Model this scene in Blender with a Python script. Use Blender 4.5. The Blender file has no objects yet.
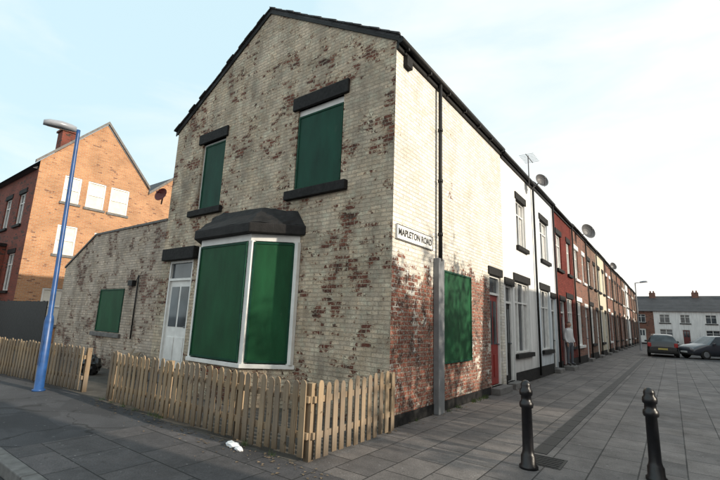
import bpy, bmesh, math, random
from mathutils import Vector, Matrix
random.seed(7)
scene=bpy.context.scene
col=scene.collection
# ------------------------------------------------------------ node helpers
def newmat(name):
    m=bpy.data.materials.new(name); m.use_nodes=True
    nt=m.node_tree; nt.nodes.clear()
    out=nt.nodes.new('ShaderNodeOutputMaterial')
    bs=nt.nodes.new('ShaderNodeBsdfPrincipled')
    nt.links.new(bs.outputs[0],out.inputs[0])
    return m,nt,bs
def setin(nt,sock,v):
    if isinstance(v,bpy.types.NodeSocket): nt.links.new(v,sock)
    elif isinstance(v,(tuple,list)):
        if len(v)==3 and sock.type=='RGBA': v=(*v,1)
        sock.default_value=v
    else: sock.default_value=v
def math_(nt,op,a,b=None,c=None,clamp=False):
    n=nt.nodes.new('ShaderNodeMath'); n.operation=op; n.use_clamp=clamp
    setin(nt,n.inputs[0],a)
    if b is not None: setin(nt,n.inputs[1],b)
    if c is not None: setin(nt,n.inputs[2],c)
    return n.outputs[0]
def mix(nt,f,a,b,mode='MIX'):
    n=nt.nodes.new('ShaderNodeMixRGB'); n.blend_type=mode
    setin(nt,n.inputs[0],f); setin(nt,n.inputs[1],a); setin(nt,n.inputs[2],b)
    return n.outputs[0]
def maprange(nt,v,a,b,c=0.0,d=1.0):
    n=nt.nodes.new('ShaderNodeMapRange'); n.clamp=True
    setin(nt,n.inputs[0],v)
    n.inputs[1].default_value=a;n.inputs[2].default_value=b;n.inputs[3].default_value=c;n.inputs[4].default_value=d
    return n.outputs[0]
def noise(nt,vec,scale,detail=4,rough=0.55,dist=0.0):
    n=nt.nodes.new('ShaderNodeTexNoise')
    nt.links.new(vec,n.inputs['Vector'])
    n.inputs['Scale'].default_value=scale;n.inputs['Detail'].default_value=detail
    n.inputs['Roughness'].default_value=rough;n.inputs['Distortion'].default_value=dist
    return n.outputs[0]
def pos(nt):
    g=nt.nodes.new('ShaderNodeNewGeometry'); return g.outputs['Position']
def sep(nt,v):
    n=nt.nodes.new('ShaderNodeSeparateXYZ'); nt.links.new(v,n.inputs[0]); return n.outputs
def comb(nt,x,y,z):
    n=nt.nodes.new('ShaderNodeCombineXYZ')
    setin(nt,n.inputs[0],x);setin(nt,n.inputs[1],y);setin(nt,n.inputs[2],z); return n.outputs[0]
def vscale(nt,v,s):
    n=nt.nodes.new('ShaderNodeVectorMath'); n.operation='MULTIPLY'
    nt.links.new(v,n.inputs[0]); n.inputs[1].default_value=s; return n.outputs[0]
def bump(nt,bs,h,strength=0.5,dist=0.01):
    n=nt.nodes.new('ShaderNodeBump'); n.inputs['Strength'].default_value=strength;n.inputs['Distance'].default_value=dist
    nt.links.new(h,n.inputs['Height']); nt.links.new(n.outputs[0],bs.inputs['Normal'])
def bricktex(nt,vec,c1,c2,mortar,w=.225,h=.075,ms=.01,bias=0.0,off=.5):
    n=nt.nodes.new('ShaderNodeTexBrick'); nt.links.new(vec,n.inputs['Vector'])
    n.offset=off
    setin(nt,n.inputs['Color1'],c1);setin(nt,n.inputs['Color2'],c2);setin(nt,n.inputs['Mortar'],mortar)
    n.inputs['Scale'].default_value=1;n.inputs['Mortar Size'].default_value=ms
    n.inputs['Mortar Smooth'].default_value=.3;n.inputs['Bias'].default_value=bias
    n.inputs['Brick Width'].default_value=w;n.inputs['Row Height'].default_value=h
    return n.outputs[0],n.outputs[1]
def plain(name,c,rough=.6,var=.12,scale=6,metal=0,bumpk=0,spec=.5):
    m,nt,bs=newmat(name); p=pos(nt)
    n=noise(nt,p,scale,5)
    k=maprange(nt,n,.3,.7,1-var,1+var)
    v=mix(nt,1.0,(*c,1),comb(nt,k,k,k),'MULTIPLY')
    nt.links.new(v,bs.inputs['Base Color'])
    bs.inputs['Roughness'].default_value=rough; bs.inputs['Metallic'].default_value=metal
    bs.inputs['Specular IOR Level'].default_value=spec
    if bumpk: bump(nt,bs,noise(nt,p,scale*6,4),bumpk,.01)
    return m
def render_mat(name,c):
    m,nt,bs=newmat(name); p=pos(nt); s=sep(nt,p)
    st=maprange(nt,noise(nt,vscale(nt,p,(3,3,.25)),2.2,5,.65),.4,.72,1.03,.72)
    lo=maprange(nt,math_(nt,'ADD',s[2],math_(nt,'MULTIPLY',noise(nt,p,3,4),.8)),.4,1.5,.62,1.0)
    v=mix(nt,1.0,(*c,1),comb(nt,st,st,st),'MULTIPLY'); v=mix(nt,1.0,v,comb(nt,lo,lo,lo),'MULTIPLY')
    nt.links.new(v,bs.inputs['Base Color']); bs.inputs['Roughness'].default_value=.85
    bump(nt,bs,noise(nt,p,25,5,.7),.35,.01); return m
def wallvec(nt):
    p=pos(nt); s=sep(nt,p)
    w=noise(nt,p,2.5,2); w2=noise(nt,p,14,2)
    z=math_(nt,'ADD',s[2],math_(nt,'ADD',math_(nt,'MULTIPLY',w,.025),math_(nt,'MULTIPLY',w2,.014)))
    u=math_(nt,'ADD',math_(nt,'ADD',s[0],s[1]),math_(nt,'MULTIPLY',noise(nt,p,9,2),.035))
    return p,s,comb(nt,u,z,0.0)
def brickmat(name,c1,c2,mortar,dark=(.05,.03,.025),ms=.01,grime=.35,dk=.42):
    m,nt,bs=newmat(name); p,s,v=wallvec(nt)
    c,f=bricktex(nt,v,c1,c2,mortar,ms=ms)
    r,_=bricktex(nt,v,(0,0,0),(1,1,1),(.5,.5,.5),ms=ms,bias=0)
    c=mix(nt,maprange(nt,math_(nt,'MULTIPLY',r,noise(nt,p,3,3)),dk,dk+.08),c,(*dark,1))
    g=maprange(nt,noise(nt,p,.9,6,.65),.3,.7,1-grime,1.1)
    c=mix(nt,1.0,c,comb(nt,g,g,g),'MULTIPLY')
    g2=maprange(nt,noise(nt,p,30,3),.3,.7,.8,1.15)
    c=mix(nt,1.0,c,comb(nt,g2,g2,g2),'MULTIPLY')
    nt.links.new(c,bs.inputs['Base Color']); bs.inputs['Roughness'].default_value=.9
    bump(nt,bs,math_(nt,'ADD',math_(nt,'SUBTRACT',1,f),math_(nt,'MULTIPLY',noise(nt,p,40,3),.5)),.7,.012)
    return m
def paintbrick(name,paint,thr,c1=(.30,.105,.06),c2=(.16,.055,.038),zk=None,grime=.35,ws=1.0,grey=.25,remn=.0,clean=0.0,wash0=.46):
    m,nt,bs=newmat(name); p,s,v=wallvec(nt)
    r,f=bricktex(nt,v,(0,0,0),(1,1,1),(.4,.4,.4))
    bc,_=bricktex(nt,v,c1,c2,(.33,.28,.22))
    L=noise(nt,p,.7,4,.6,.4); M_=noise(nt,p,2.8,4,.65,.3); Fn=noise(nt,p,17,4,.65)
    val=math_(nt,'ADD',math_(nt,'MULTIPLY',L,.65),math_(nt,'MULTIPLY',M_,.75))
    val=math_(nt,'ADD',val,math_(nt,'MULTIPLY',r,.17*ws))
    val=math_(nt,'ADD',val,math_(nt,'MULTIPLY',Fn,.42))
    val=math_(nt,'SUBTRACT',val,math_(nt,'MULTIPLY',f,.05))
    if zk:
        val=math_(nt,'ADD',val,maprange(nt,s[2],zk[0],zk[1],0,zk[2]))
        if len(zk)>3: val=math_(nt,'SUBTRACT',val,maprange(nt,s[1],zk[3],zk[4],0,.5))
    e=maprange(nt,val,thr-.02,thr+.025)
    halo=maprange(nt,val,thr-.2,thr)
    dk=maprange(nt,noise(nt,p,5,4),.50,.60)
    bc=mix(nt,math_(nt,'MULTIPLY',dk,.75),bc,(.045,.030,.025,1))
    wash=maprange(nt,noise(nt,p,24,4,.7),wash0,wash0+.14,0,.5+remn)
    bc=mix(nt,wash,bc,tuple(k*.72 for k in paint)+(1,))
    pc=mix(nt,math_(nt,'MULTIPLY',halo,.5*(1-clean)),(*paint,1),tuple(k*q for k,q in zip(paint,(.70,.61,.50)))+(1,))
    yl=maprange(nt,noise(nt,p,1.7,5,.6),.45,.7,0,.5); pc=mix(nt,yl,pc,tuple(k*q for k,q in zip(paint,(1.0,.91,.76)))+(1,))
    wh=maprange(nt,noise(nt,p,5,6,.72,.3),.50,.62,0,.7); pc=mix(nt,wh,pc,tuple(min(.86,k*1.22) for k in paint)+(1,))
    gr=maprange(nt,noise(nt,vscale(nt,p,(1,1,.4)),1.9,7,.74,.3),.46,.68,0,grey*2)
    pc=mix(nt,gr,pc,(.19,.172,.15,1))
    mm=maprange(nt,f,.1,.9,0,.42*(1-.5*clean))
    pc=mix(nt,mm,pc,tuple(k*.5 for k in paint)+(1,))
    rb=maprange(nt,sep(nt,r)[0],0,1,.76+.14*clean,1.12); pc=mix(nt,1.0,pc,comb(nt,rb,rb,rb),'MULTIPLY')
    c=mix(nt,e,pc,bc)
    sp=maprange(nt,noise(nt,p,48,3,.65),.60+.03*clean,.65+.03*clean)
    c=mix(nt,math_(nt,'MULTIPLY',sp,.7),c,(.13,.075,.05,1))
    g=maprange(nt,noise(nt,p,1.1,6,.65),.3,.7,1-grime,1.08)
    c=mix(nt,1.0,c,comb(nt,g,g,g),'MULTIPLY')
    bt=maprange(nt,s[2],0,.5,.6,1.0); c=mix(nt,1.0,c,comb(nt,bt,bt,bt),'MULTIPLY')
    nt.links.new(c,bs.inputs['Base Color']); bs.inputs['Roughness'].default_value=.85; bs.inputs['Specular IOR Level'].default_value=.2
    h=math_(nt,'ADD',math_(nt,'SUBTRACT',1,f),math_(nt,'MULTIPLY',noise(nt,p,45,4),.8))
    h=math_(nt,'ADD',h,math_(nt,'MULTIPLY',e,-.45))
    h=math_(nt,'ADD',h,math_(nt,'MULTIPLY',r,.35))
    bump(nt,bs,h,1.0,.02)
    return m
def screenmat(name,c):
    m,nt,bs=newmat(name); p=pos(nt); s=sep(nt,p)
    u=math_(nt,'ADD',s[0],s[1])
    a=math_(nt,'SINE',math_(nt,'MULTIPLY',u,2*math.pi/.022)); b=math_(nt,'SINE',math_(nt,'MULTIPLY',s[2],2*math.pi/.022))
    d=maprange(nt,math_(nt,'MULTIPLY',a,b),.1,.4)
    g=maprange(nt,noise(nt,vscale(nt,p,(1,1,.3)),3,5,.6),.3,.7,.65,1.25)
    cc=mix(nt,d,(*c,1),tuple(k*.3 for k in c)+(1,))
    cc=mix(nt,1.0,cc,comb(nt,g,g,g),'MULTIPLY')
    sc=maprange(nt,noise(nt,vscale(nt,p,(1,1,.15)),22,4,.7),.66,.72,0,.35); cc=mix(nt,sc,cc,(.10,.14,.10,1))
    nt.links.new(cc,bs.inputs['Base Color']); bs.inputs['Roughness'].default_value=.55; bs.inputs['Specular IOR Level'].default_value=.22
    bump(nt,bs,math_(nt,'ADD',math_(nt,'MULTIPLY',d,.25),noise(nt,p,1.5,2)),.35,.02)
    return m
def slabmat(name,c1,c2,joint,w,h,vec_swap=True,dark=.4,ms=.008,off=.5):
    m,nt,bs=newmat(name); p=pos(nt); s=sep(nt,p)
    v=comb(nt,s[1],s[0],0.0) if vec_swap else comb(nt,s[0],s[1],0.0)
    c,f=bricktex(nt,v,c1,c2,joint,w=w,h=h,ms=ms,off=off)
    g=maprange(nt,noise(nt,p,.7,6,.65),.3,.7,1-dark,1.15); c=mix(nt,1.0,c,comb(nt,g,g,g),'MULTIPLY')
    g2=maprange(nt,noise(nt,p,60,3),.3,.7,.72,1.25); c=mix(nt,1.0,c,comb(nt,g2,g2,g2),'MULTIPLY')
    g3=maprange(nt,noise(nt,p,6,5,.7),.35,.7,.75,1.1); c=mix(nt,1.0,c,comb(nt,g3,g3,g3),'MULTIPLY')
    sp=maprange(nt,noise(nt,p,9,2,.4),.70,.73); c=mix(nt,math_(nt,'MULTIPLY',sp,.6),c,(.03,.03,.03,1))
    gum=maprange(nt,noise(nt,p,21,1,.3),.755,.77); c=mix(nt,math_(nt,'MULTIPLY',gum,.5),c,(.34,.33,.32,1))
    nt.links.new(c,bs.inputs['Base Color'])
    ro=maprange(nt,noise(nt,p,2,4),.3,.7,.55,.85); nt.links.new(ro,bs.inputs['Roughness'])
    tilt,_=bricktex(nt,v,(0,0,0),(1,1,1),(.4,.4,.4),w=w,h=h,ms=ms,off=off)
    hh=math_(nt,'ADD',math_(nt,'SUBTRACT',1,f),math_(nt,'MULTIPLY',noise(nt,p,50,3),.4))
    bump(nt,bs,math_(nt,'ADD',hh,math_(nt,'MULTIPLY',tilt,.5)),.7,.012)
    return m
def asphalt(name,c,patch=0):
    m,nt,bs=newmat(name); p=pos(nt)
    n=noise(nt,p,95,3,.7); k=maprange(nt,n,.35,.65,.55,1.6); g=maprange(nt,noise(nt,p,.8,6,.65),.3,.7,.65,1.35)
    cc=mix(nt,1.0,(*c,1),comb(nt,k,k,k),'MULTIPLY'); cc=mix(nt,1.0,cc,comb(nt,g,g,g),'MULTIPLY')
    if patch:
        q=maprange(nt,noise(nt,vscale(nt,p,(.5,1.2,1)),1.1,2,.4),.52,.535); cc=mix(nt,math_(nt,'MULTIPLY',q,.45),cc,(.022,.022,.025,1))
        vo=nt.nodes.new('ShaderNodeTexVoronoi'); vo.feature='DISTANCE_TO_EDGE'; vo.inputs['Scale'].default_value=.7
        wv=nt.nodes.new('ShaderNodeVectorMath'); wv.operation='ADD'; nt.links.new(p,wv.inputs[0]); nw=noise(nt,p,3,4); nt.links.new(comb(nt,math_(nt,'MULTIPLY',nw,.6),math_(nt,'MULTIPLY',nw,.4),0.0),wv.inputs[1]); nt.links.new(wv.outputs[0],vo.inputs['Vector'])
        cr=maprange(nt,vo.outputs['Distance'],.004,.012,.8,0); cc=mix(nt,cr,cc,(.012,.012,.012,1))
        gum=maprange(nt,noise(nt,p,19,1,.3),.75,.765); cc=mix(nt,math_(nt,'MULTIPLY',gum,.5),cc,(.25,.25,.25,1))
    nt.links.new(cc,bs.inputs['Base Color']); bs.inputs['Roughness'].default_value=.85
    bump(nt,bs,n,.7,.008); return m
def woodmat(name,c,c2):
    m,nt,bs=newmat(name); p=pos(nt); s=sep(nt,p)
    st=noise(nt,vscale(nt,p,(30,30,2)),1.5,5,.6)
    per=noise(nt,comb(nt,math_(nt,'FLOOR',math_(nt,'MULTIPLY',s[0],7.04)),math_(nt,'FLOOR',math_(nt,'MULTIPLY',s[1],7.04)),0.0),3.7,0)
    cc=mix(nt,maprange(nt,math_(nt,'ADD',math_(nt,'MULTIPLY',st,.6),math_(nt,'MULTIPLY',per,.6)),.4,.78),(*c,1),(*c2,1))
    gy=maprange(nt,noise(nt,p,2.2,4),.42,.65,0,.6); cc=mix(nt,gy,cc,(.19,.165,.14,1))
    kn=maprange(nt,noise(nt,p,16,1),.72,.76,0,.7); cc=mix(nt,kn,cc,(.08,.05,.03,1))
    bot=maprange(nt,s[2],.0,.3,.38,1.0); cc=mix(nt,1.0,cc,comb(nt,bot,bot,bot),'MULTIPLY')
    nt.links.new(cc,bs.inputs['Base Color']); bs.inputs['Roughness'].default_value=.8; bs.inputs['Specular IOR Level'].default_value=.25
    bump(nt,bs,st,.5,.005); return m
def slatemat(name,c):
    m,nt,bs=newmat(name); p=pos(nt); s=sep(nt,p)
    cc,f=bricktex(nt,comb(nt,s[1],math_(nt,'MULTIPLY',s[2],1.6),0.0),c,tuple(k*.6 for k in c),(.01,.01,.01),w=.28,h=.22,ms=.012)
    g=maprange(nt,noise(nt,p,1.2,5),.3,.7,.7,1.3); cc=mix(nt,1.0,cc,comb(nt,g,g,g),'MULTIPLY')
    nt.links.new(cc,bs.inputs['Base Color']); bs.inputs['Roughness'].default_value=.65
    bump(nt,bs,math_(nt,'SUBTRACT',1,f),.6,.02); return m
def glassmat(name,c=(.03,.035,.04)):
    m,nt,bs=newmat(name); p=pos(nt)
    n=noise(nt,p,1.3,2); k=maprange(nt,n,.35,.65,0,1)
    nt.links.new(mix(nt,k,(*c,1),tuple(q*3 for q in c)+(1,)),bs.inputs['Base Color'])
    bs.inputs['Roughness'].default_value=.06; bs.inputs['Specular IOR Level'].default_value=.6
    return m
M={}
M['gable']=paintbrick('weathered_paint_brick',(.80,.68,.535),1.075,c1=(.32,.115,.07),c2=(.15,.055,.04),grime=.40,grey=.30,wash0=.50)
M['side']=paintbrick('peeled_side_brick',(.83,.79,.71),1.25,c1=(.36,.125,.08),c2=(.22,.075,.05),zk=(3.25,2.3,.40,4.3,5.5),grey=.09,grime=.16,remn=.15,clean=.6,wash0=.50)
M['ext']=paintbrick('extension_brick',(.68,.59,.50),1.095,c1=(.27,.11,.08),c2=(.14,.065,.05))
M['ren_white']=render_mat('white_render',(.80,.80,.79))
M['ren_blue']=render_mat('pale_blue_render',(.68,.74,.79))
M['ren_cream']=render_mat('cream_render',(.60,.54,.42))
M['maroon']=paintbrick('maroon_brick',(.17,.035,.028),1.65,grime=.3,grey=.02)
M['brick_a']=brickmat('red_brick',(.27,.10,.06),(.19,.07,.048),(.24,.20,.17))
M['brick_b']=brickmat('brown_brick',(.22,.115,.075),(.16,.08,.055),(.21,.18,.15))
M['brick_c']=brickmat('orange_brick',(.55,.28,.135),(.45,.20,.09),(.46,.36,.26),grime=.28,dk=.48,dark=(.22,.09,.05))
M['brick_d']=brickmat('dark_red_brick',(.26,.055,.035),(.17,.04,.025),(.16,.10,.08))
M['green']=screenmat('green_security_screen',(.014,.098,.038))
M['green2']=screenmat('dark_green_security_screen',(.006,.070,.042))
M['greenf']=plain('green_frame',(.008,.055,.032),.6,.25,8,spec=.2)
M['white']=plain('white_paint',(.78,.78,.76),.45,.12,4)
M['black']=plain('black_paint',(.014,.014,.014),.55,.35,12,bumpk=.2,spec=.3)
M['lead']=plain('dark_lead',(.016,.015,.015),.7,.5,7,bumpk=.6,spec=.3)
M['lintel']=plain('black_stone',(.016,.0155,.0155),.75,.5,14,bumpk=.5,spec=.25)
M['slate']=slatemat('roof_slate',(.05,.05,.056))
M['pave']=slabmat('paving_slabs',(.185,.166,.158),(.115,.105,.104),(.018,.017,.017),.6,.45)
M['pave2']=slabmat('old_paving_slabs',(.12,.110,.112),(.075,.071,.075),(.015,.015,.015),.75,.6,vec_swap=False)
M['asphalt']=asphalt('asphalt',(.045,.045,.048))
M['asph2']=asphalt('pavement_asphalt',(.050,.050,.055),1)
M['kerb']=plain('kerb_stone',(.15,.145,.14),.8,.3,8,bumpk=.3)
M['soil']=plain('yard_concrete',(.07,.063,.055),.95,.4,3,bumpk=.5)
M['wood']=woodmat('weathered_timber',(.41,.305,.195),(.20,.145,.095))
M['grey']=plain('grey_plastic',(.20,.21,.22),.5,.2,4)
M['dishm']=plain('shaded_dish_grey',(.10,.10,.105),.5,.2,4)  # dark grey, with the dishes' shadow tone put into the colour
M['iron']=plain('cast_iron',(.007,.007,.009),.35,.4,20,bumpk=.12)
M['drain']=plain('drain_iron',(.018,.017,.017),.6,.4,15,bumpk=.3)
M['blue']=plain('blue_lamp_paint',(.016,.07,.22),.4,.3,6)
M['lamphead']=plain('lamp_lens',(.30,.32,.36),.25,.1,6)
M['glass']=glassmat('window_glass')
M['curtain']=plain('net_curtain',(.5,.5,.49),.9,.15,10)
M['red']=plain('red_door_paint',(.28,.025,.02),.4,.15,6)
M['brown']=plain('maroon_door',(.12,.02,.02),.4,.15,6)
M['litter']=plain('litter_paper',(.75,.76,.78),.6,.1,10)
M['bag']=plain('black_bag',(.015,.015,.015),.3,.3,10,bumpk=.6)
M['text']=plain('sign_letters',(.02,.02,.02),.5,0,5)
M['boardwin']=plain('white_window_board',(.66,.63,.56),.7,.12,4)

# ------------------------------------------------------------ geometry helpers
class Fr:
    def __init__(s,o,u,n): s.o=Vector(o);s.u=Vector(u).normalized();s.n=Vector(n).normalized()
    def __call__(s,u,d,z): return s.o+s.u*u+s.n*d+Vector((0,0,z))
W=Fr((0,0,0),(1,0,0),(0,1,0))
GA=Fr((0,0,0),(1,0,0),(0,-1,0))
TE=Fr((0,0,0),(0,1,0),(1,0,0))
def empty(name,loc=(0,0,0)):
    e=bpy.data.objects.new(name,None); e.location=(0,0,0); e.empty_display_size=.3; col.objects.link(e); return e
class P:
    def __init__(s,fr=W): s.bm=bmesh.new(); s.fr=fr
    def face(s,pts):
        return s.bm.faces.new([s.bm.verts.new(s.fr(*p)) for p in pts])
    def box(s,u0,u1,d0,d1,z0,z1):
        v=[s.bm.verts.new(s.fr(u,d,z)) for z in(z0,z1) for d in(d0,d1) for u in(u0,u1)]
        for f in((0,1,3,2),(4,6,7,5),(0,4,5,1),(2,3,7,6),(0,2,6,4),(1,5,7,3)): s.bm.faces.new([v[i] for i in f])
        return s
    def prism(s,pts,off):
        a=[s.bm.verts.new(s.fr(*p)) for p in pts]; b=[s.bm.verts.new(s.fr(p[0]+off[0],p[1]+off[1],p[2]+off[2])) for p in pts]
        s.bm.faces.new(a); s.bm.faces.new(b[::-1]); n=len(pts)
        for i in range(n): s.bm.faces.new([a[i],b[i],b[(i+1)%n],a[(i+1)%n]])
        return s
    def tube(s,p0,p1,r0,r1=None,seg=16,cap=True):
        r1=r0 if r1 is None else r1
        p0=s.fr(*p0);p1=s.fr(*p1);ax=(p1-p0).normalized()
        t=ax.orthogonal().normalized();b=ax.cross(t)
        A=[s.bm.verts.new(p0+(t*math.cos(k)+b*math.sin(k))*r0) for k in[2*math.pi*i/seg for i in range(seg)]]
        B=[s.bm.verts.new(p1+(t*math.cos(k)+b*math.sin(k))*r1) for k in[2*math.pi*i/seg for i in range(seg)]]
        for i in range(seg): s.bm.faces.new([A[i],A[(i+1)%seg],B[(i+1)%seg],B[i]]).smooth=True
        if cap: s.bm.faces.new(A[::-1]); s.bm.faces.new(B)
        return s
    def lathe(s,c,prof,seg=24,lean=(0,0)):
        rings=[]
        for r,z in prof:
            rings.append([s.bm.verts.new(s.fr(c[0]+lean[0]*z+r*math.cos(2*math.pi*i/seg),c[1]+lean[1]*z+r*math.sin(2*math.pi*i/seg),c[2]+z)) for i in range(seg)])
        for A,B in zip(rings,rings[1:]):
            for i in range(seg): s.bm.faces.new([A[i],A[(i+1)%seg],B[(i+1)%seg],B[i]]).smooth=True
        s.bm.faces.new(rings[0][::-1]); s.bm.faces.new(rings[-1]); return s
    def wall(s,u0,u1,z0,z1,ops,depth=.12,d=0):
        us=sorted({u0,u1,*[o[0] for o in ops],*[o[1] for o in ops]}); zs=sorted({z0,z1,*[o[2] for o in ops],*[o[3] for o in ops]})
        for a,b in zip(us,us[1:]):
            for c,e in zip(zs,zs[1:]):
                mu,mz=(a+b)/2,(c+e)/2
                if any(o[0]<mu<o[1] and o[2]<mz<o[3] for o in ops): continue
                s.face([(a,d,c),(b,d,c),(b,d,e),(a,d,e)])
        bmesh.ops.remove_doubles(s.bm,verts=s.bm.verts,dist=.0005)
        for o in ops:
            a,b,c,e=o[:4]; k=d-depth
            s.face([(a,d,c),(a,k,c),(a,k,e),(a,d,e)]);s.face([(b,d,c),(b,k,c),(b,k,e),(b,d,e)])
            s.face([(a,d,e),(b,d,e),(b,k,e),(a,k,e)]);s.face([(a,d,c),(b,d,c),(b,k,c),(a,k,c)])
        return s
    def done(s,name,mat,parent=None,bev=0,recalc=True):
        if recalc: bmesh.ops.recalc_face_normals(s.bm,faces=s.bm.faces)
        me=bpy.data.meshes.new(name); s.bm.to_mesh(me); s.bm.free()
        ob=bpy.data.objects.new(name,me); col.objects.link(ob)
        for m in (mat if isinstance(mat,list) else [mat]): me.materials.append(m)
        if parent: ob.parent=parent
        if bev:
            b=ob.modifiers.new('bevel','BEVEL'); b.width=bev; b.segments=2; b.limit_method='ANGLE'; b.angle_limit=math.radians(40)
        return ob
def window(fr,par,u0,u1,z0,z1,d=-.10,mull=(.5,),trans=.7,lintel=True,curt=True,lm=None,fm='white'):
    P(fr).box(u0,u1,d-.03,d-.02,z0,z1).done('glass',M['glass'],par)
    f=P(fr); t=.055
    f.box(u0,u0+t,d-.019,d+.04,z0,z1).box(u1-t,u1,d-.019,d+.04,z0,z1).box(u0+t,u1-t,d-.019,d+.04,z0,z0+t).box(u0+t,u1-t,d-.019,d+.04,z1-t,z1)
    for k in mull:
        x=u0+(u1-u0)*k; f.box(x-.03,x+.03,d-.019,d+.035,z0+t,z1-t)
    if trans:
        zz=z0+(z1-z0)*trans; xs=[u0+t]+[u0+(u1-u0)*k for k in mull]+[u1-t]
        for i,(a,b) in enumerate(zip(xs,xs[1:])):
            f.box(a+(.03 if i else 0),b-(.03 if i<len(xs)-2 else 0),d-.019,d+.03,zz-.022,zz+.022)
    f.done('window_frame',M[fm],par,.004)
    if curt:
        c=P(fr); w=(u1-u0)
        c.box(u0+t,u0+w*random.uniform(.2,.35),d-.019,d-.015,z0+t,z1-t); c.box(u1-w*random.uniform(.2,.35),u1-t,d-.019,d-.015,z0+t,z1-t)
        c.done('curtain',M['curtain'],par)
    P(fr).box(u0-.1,u1+.1,-.09,.09,z0-.12,z0+.004).done('window_sill',lm or M['lintel'],par,.008)
    if lintel: P(fr).box(u0-.1,u1+.1,-.09,.035,z1-.004,z1+.22).done('lintel',lm or M['lintel'],par,.008)
def door(fr,par,u0,u1,z0,z1,mat,d=-.10,trans=True,lintel=True,lm=None,glass=True,step=.22):
    f=P(fr);t=.06
    f.box(u0,u0+t,d-.03,d+.05,z0,z1).box(u1-t,u1,d-.03,d+.05,z0,z1).box(u0+t,u1-t,d-.03,d+.05,z1-t,z1)
    zt=z1-t
    if trans:
        zt=z1-.45; f.box(u0+t,u1-t,d-.03,d+.05,zt-t,zt); P(fr).box(u0+t,u1-t,d-.03,d-.01,zt,z1-t).done('transom_glass',M['glass'],par); zt-=t
    f.done('door_frame',M['white'],par,.004)
    g=P(fr).box(u0+t,u1-t,d-.04,d,z0+.02,zt)
    m=(u0+u1)/2
    for a,b in((u0+t+.09,m-.04),(m+.04,u1-t-.09)): g.box(a,b,d+.002,d+.016,z0+.2,z0+.75)
    g.done('door_leaf',mat,par,.004)
    if glass:
        q=P(fr)
        for a,b in((u0+t+.09,m-.04),(m+.04,u1-t-.09)): q.box(a,b,d+.001,d+.008,z0+1.0,zt-.15)
        q.done('door_glass',M['glass'],par)
    P(fr).tube((u1-t-.06,d+.002,z0+1.0),(u1-t-.06,d+.06,z0+1.0),.02,seg=10).done('door_knob',M['grey'],par)
    P(fr).box(u0-.05,u1+.05,-.09,step,0.0,z0).done('doorstep',M['kerb'],par,.01)
    if lintel: P(fr).box(u0-.1,u1+.1,-.09,.035,z1-.004,z1+.2).done('lintel',lm or M['lintel'],par,.008)

# ------------------------------------------------------------ ground
P().box(-300,300,-300,300,-.6,-.125).done('ground',M['asphalt'])
P().box(-60,60,-14,-4.1,-.124,-.118).done('road',M['asphalt'])
P().box(-60,60,-3.95,-2.02,-.12,0).done('pavement',M['asph2'])
P().box(-2.7,11.5,-3.944,-2.03,.001,.004).done('paving_apron',M['pave2'])
P().box(0.0,11.5,-2.02,27,-.12,0.002).done('pavement',M['pave'])
P().box(0.0,11.5,27,62,-.12,0.0).done('pavement',M['pave'])
P().box(2.4,9,27.5,62,.004,.008).done('road',M['asphalt'])
P().box(-60,0.0,-2.02,0,-.12,-.004).done('yard_ground',M['soil'])
k=P(); x=-40
while x<14:
    k.box(x,x+.905,-4.1,-3.952,-.12,.012); x+=.915
k.done('kerb',M['kerb'],None,.012)
d=P(); y=.4
while y<26: d.box(1.98,2.16,y,y+.49,.0025,.010); y+=.5
d.done('drainage_channel',M['drain'],None,.002)
g=P(); g.box(2.0,2.42,-.12,.32,.002,.008)
for i in range(6): g.box(2.03,2.39,-.09+i*.07,-.06+i*.07,.008,.014)
g.done('manhole_cover',M['drain'])

# ------------------------------------------------------------ corner house
H=empty('brick_house')
XL=-7.22; EZ=6.68; AX=-3.6; AZ=8.9; SI=5.75
gops=[(-2.42,-1.18,4.16,5.95),(-5.92,-4.93,4.2,6.0),(-6.82,-5.75,.3,2.95)]
w=P(GA); w.wall(XL,0,0,EZ,gops); w.face([(XL,0,EZ),(0,0,EZ),(AX,0,AZ)]); w.done('gable_wall',M['gable'],H)
sops=[(1.9,3.2,.9,2.62),(4.62,5.5,.15,2.9)]
P(TE).wall(0,SI,0,EZ,sops).done('side_wall',M['side'],H)
P().box(XL-.002,XL+.2,0.002,SI,0,EZ-.01).done('rear_wall',M['brick_b'],H)
def roof(par,y0,y1,x0,xr,x1,ze,zr,ov=.10,th=.07,name='roof'):
    r=P()
    sl=(zr-ze)/(x1-xr); 
    r.prism([(x1+ov,y0,ze-sl*ov+.02),(xr,y0,zr+.02),(x0-ov,y0,ze-sl*ov+.02),(x0-ov,y0,ze-sl*ov+.02+th),(xr,y0,zr+.02+th),(x1+ov,y0,ze-sl*ov+.02+th)],(0,y1-y0,0))
    return r.done(name,M['slate'],par)
roof(H,-.03,SI,XL,AX,0,EZ,AZ)
v=P(GA)
for (xa,xb) in((0.1,AX),(XL-.1,AX)):
    n=17
    for i in range(n):
        t0=i/n; t1=(i+1.12)/n
        z0=EZ-.04+(AZ-EZ+.06)*t0; z1=EZ-.04+(AZ-EZ+.06)*min(t1,1.0)
        a=xa+(xb-xa)*t0; b=xa+(xb-xa)*min(t1,1.0); dd=.05+random.uniform(-.02,.03)
        v.prism([(a,.032,z0+.10),(b,.032,z1+.085),(b,.032,z1+.065),(a,.032,z0+.06)],(0,dd,0))
v.done('slate_verge',M['slate'],H)
b=P(GA)
for a,c in(((0.1,EZ-.03),(AX,AZ+.03)),((XL-.1,EZ-.03),(AX,AZ+.03))):
    b.prism([(a[0],.003,a[1]),(c[0],.003,c[1]),(c[0],.003,c[1]-.07),(a[0],.003,a[1]-.07)],(0,.028,0))
b.done('verge_board',M['black'],H)
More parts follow.
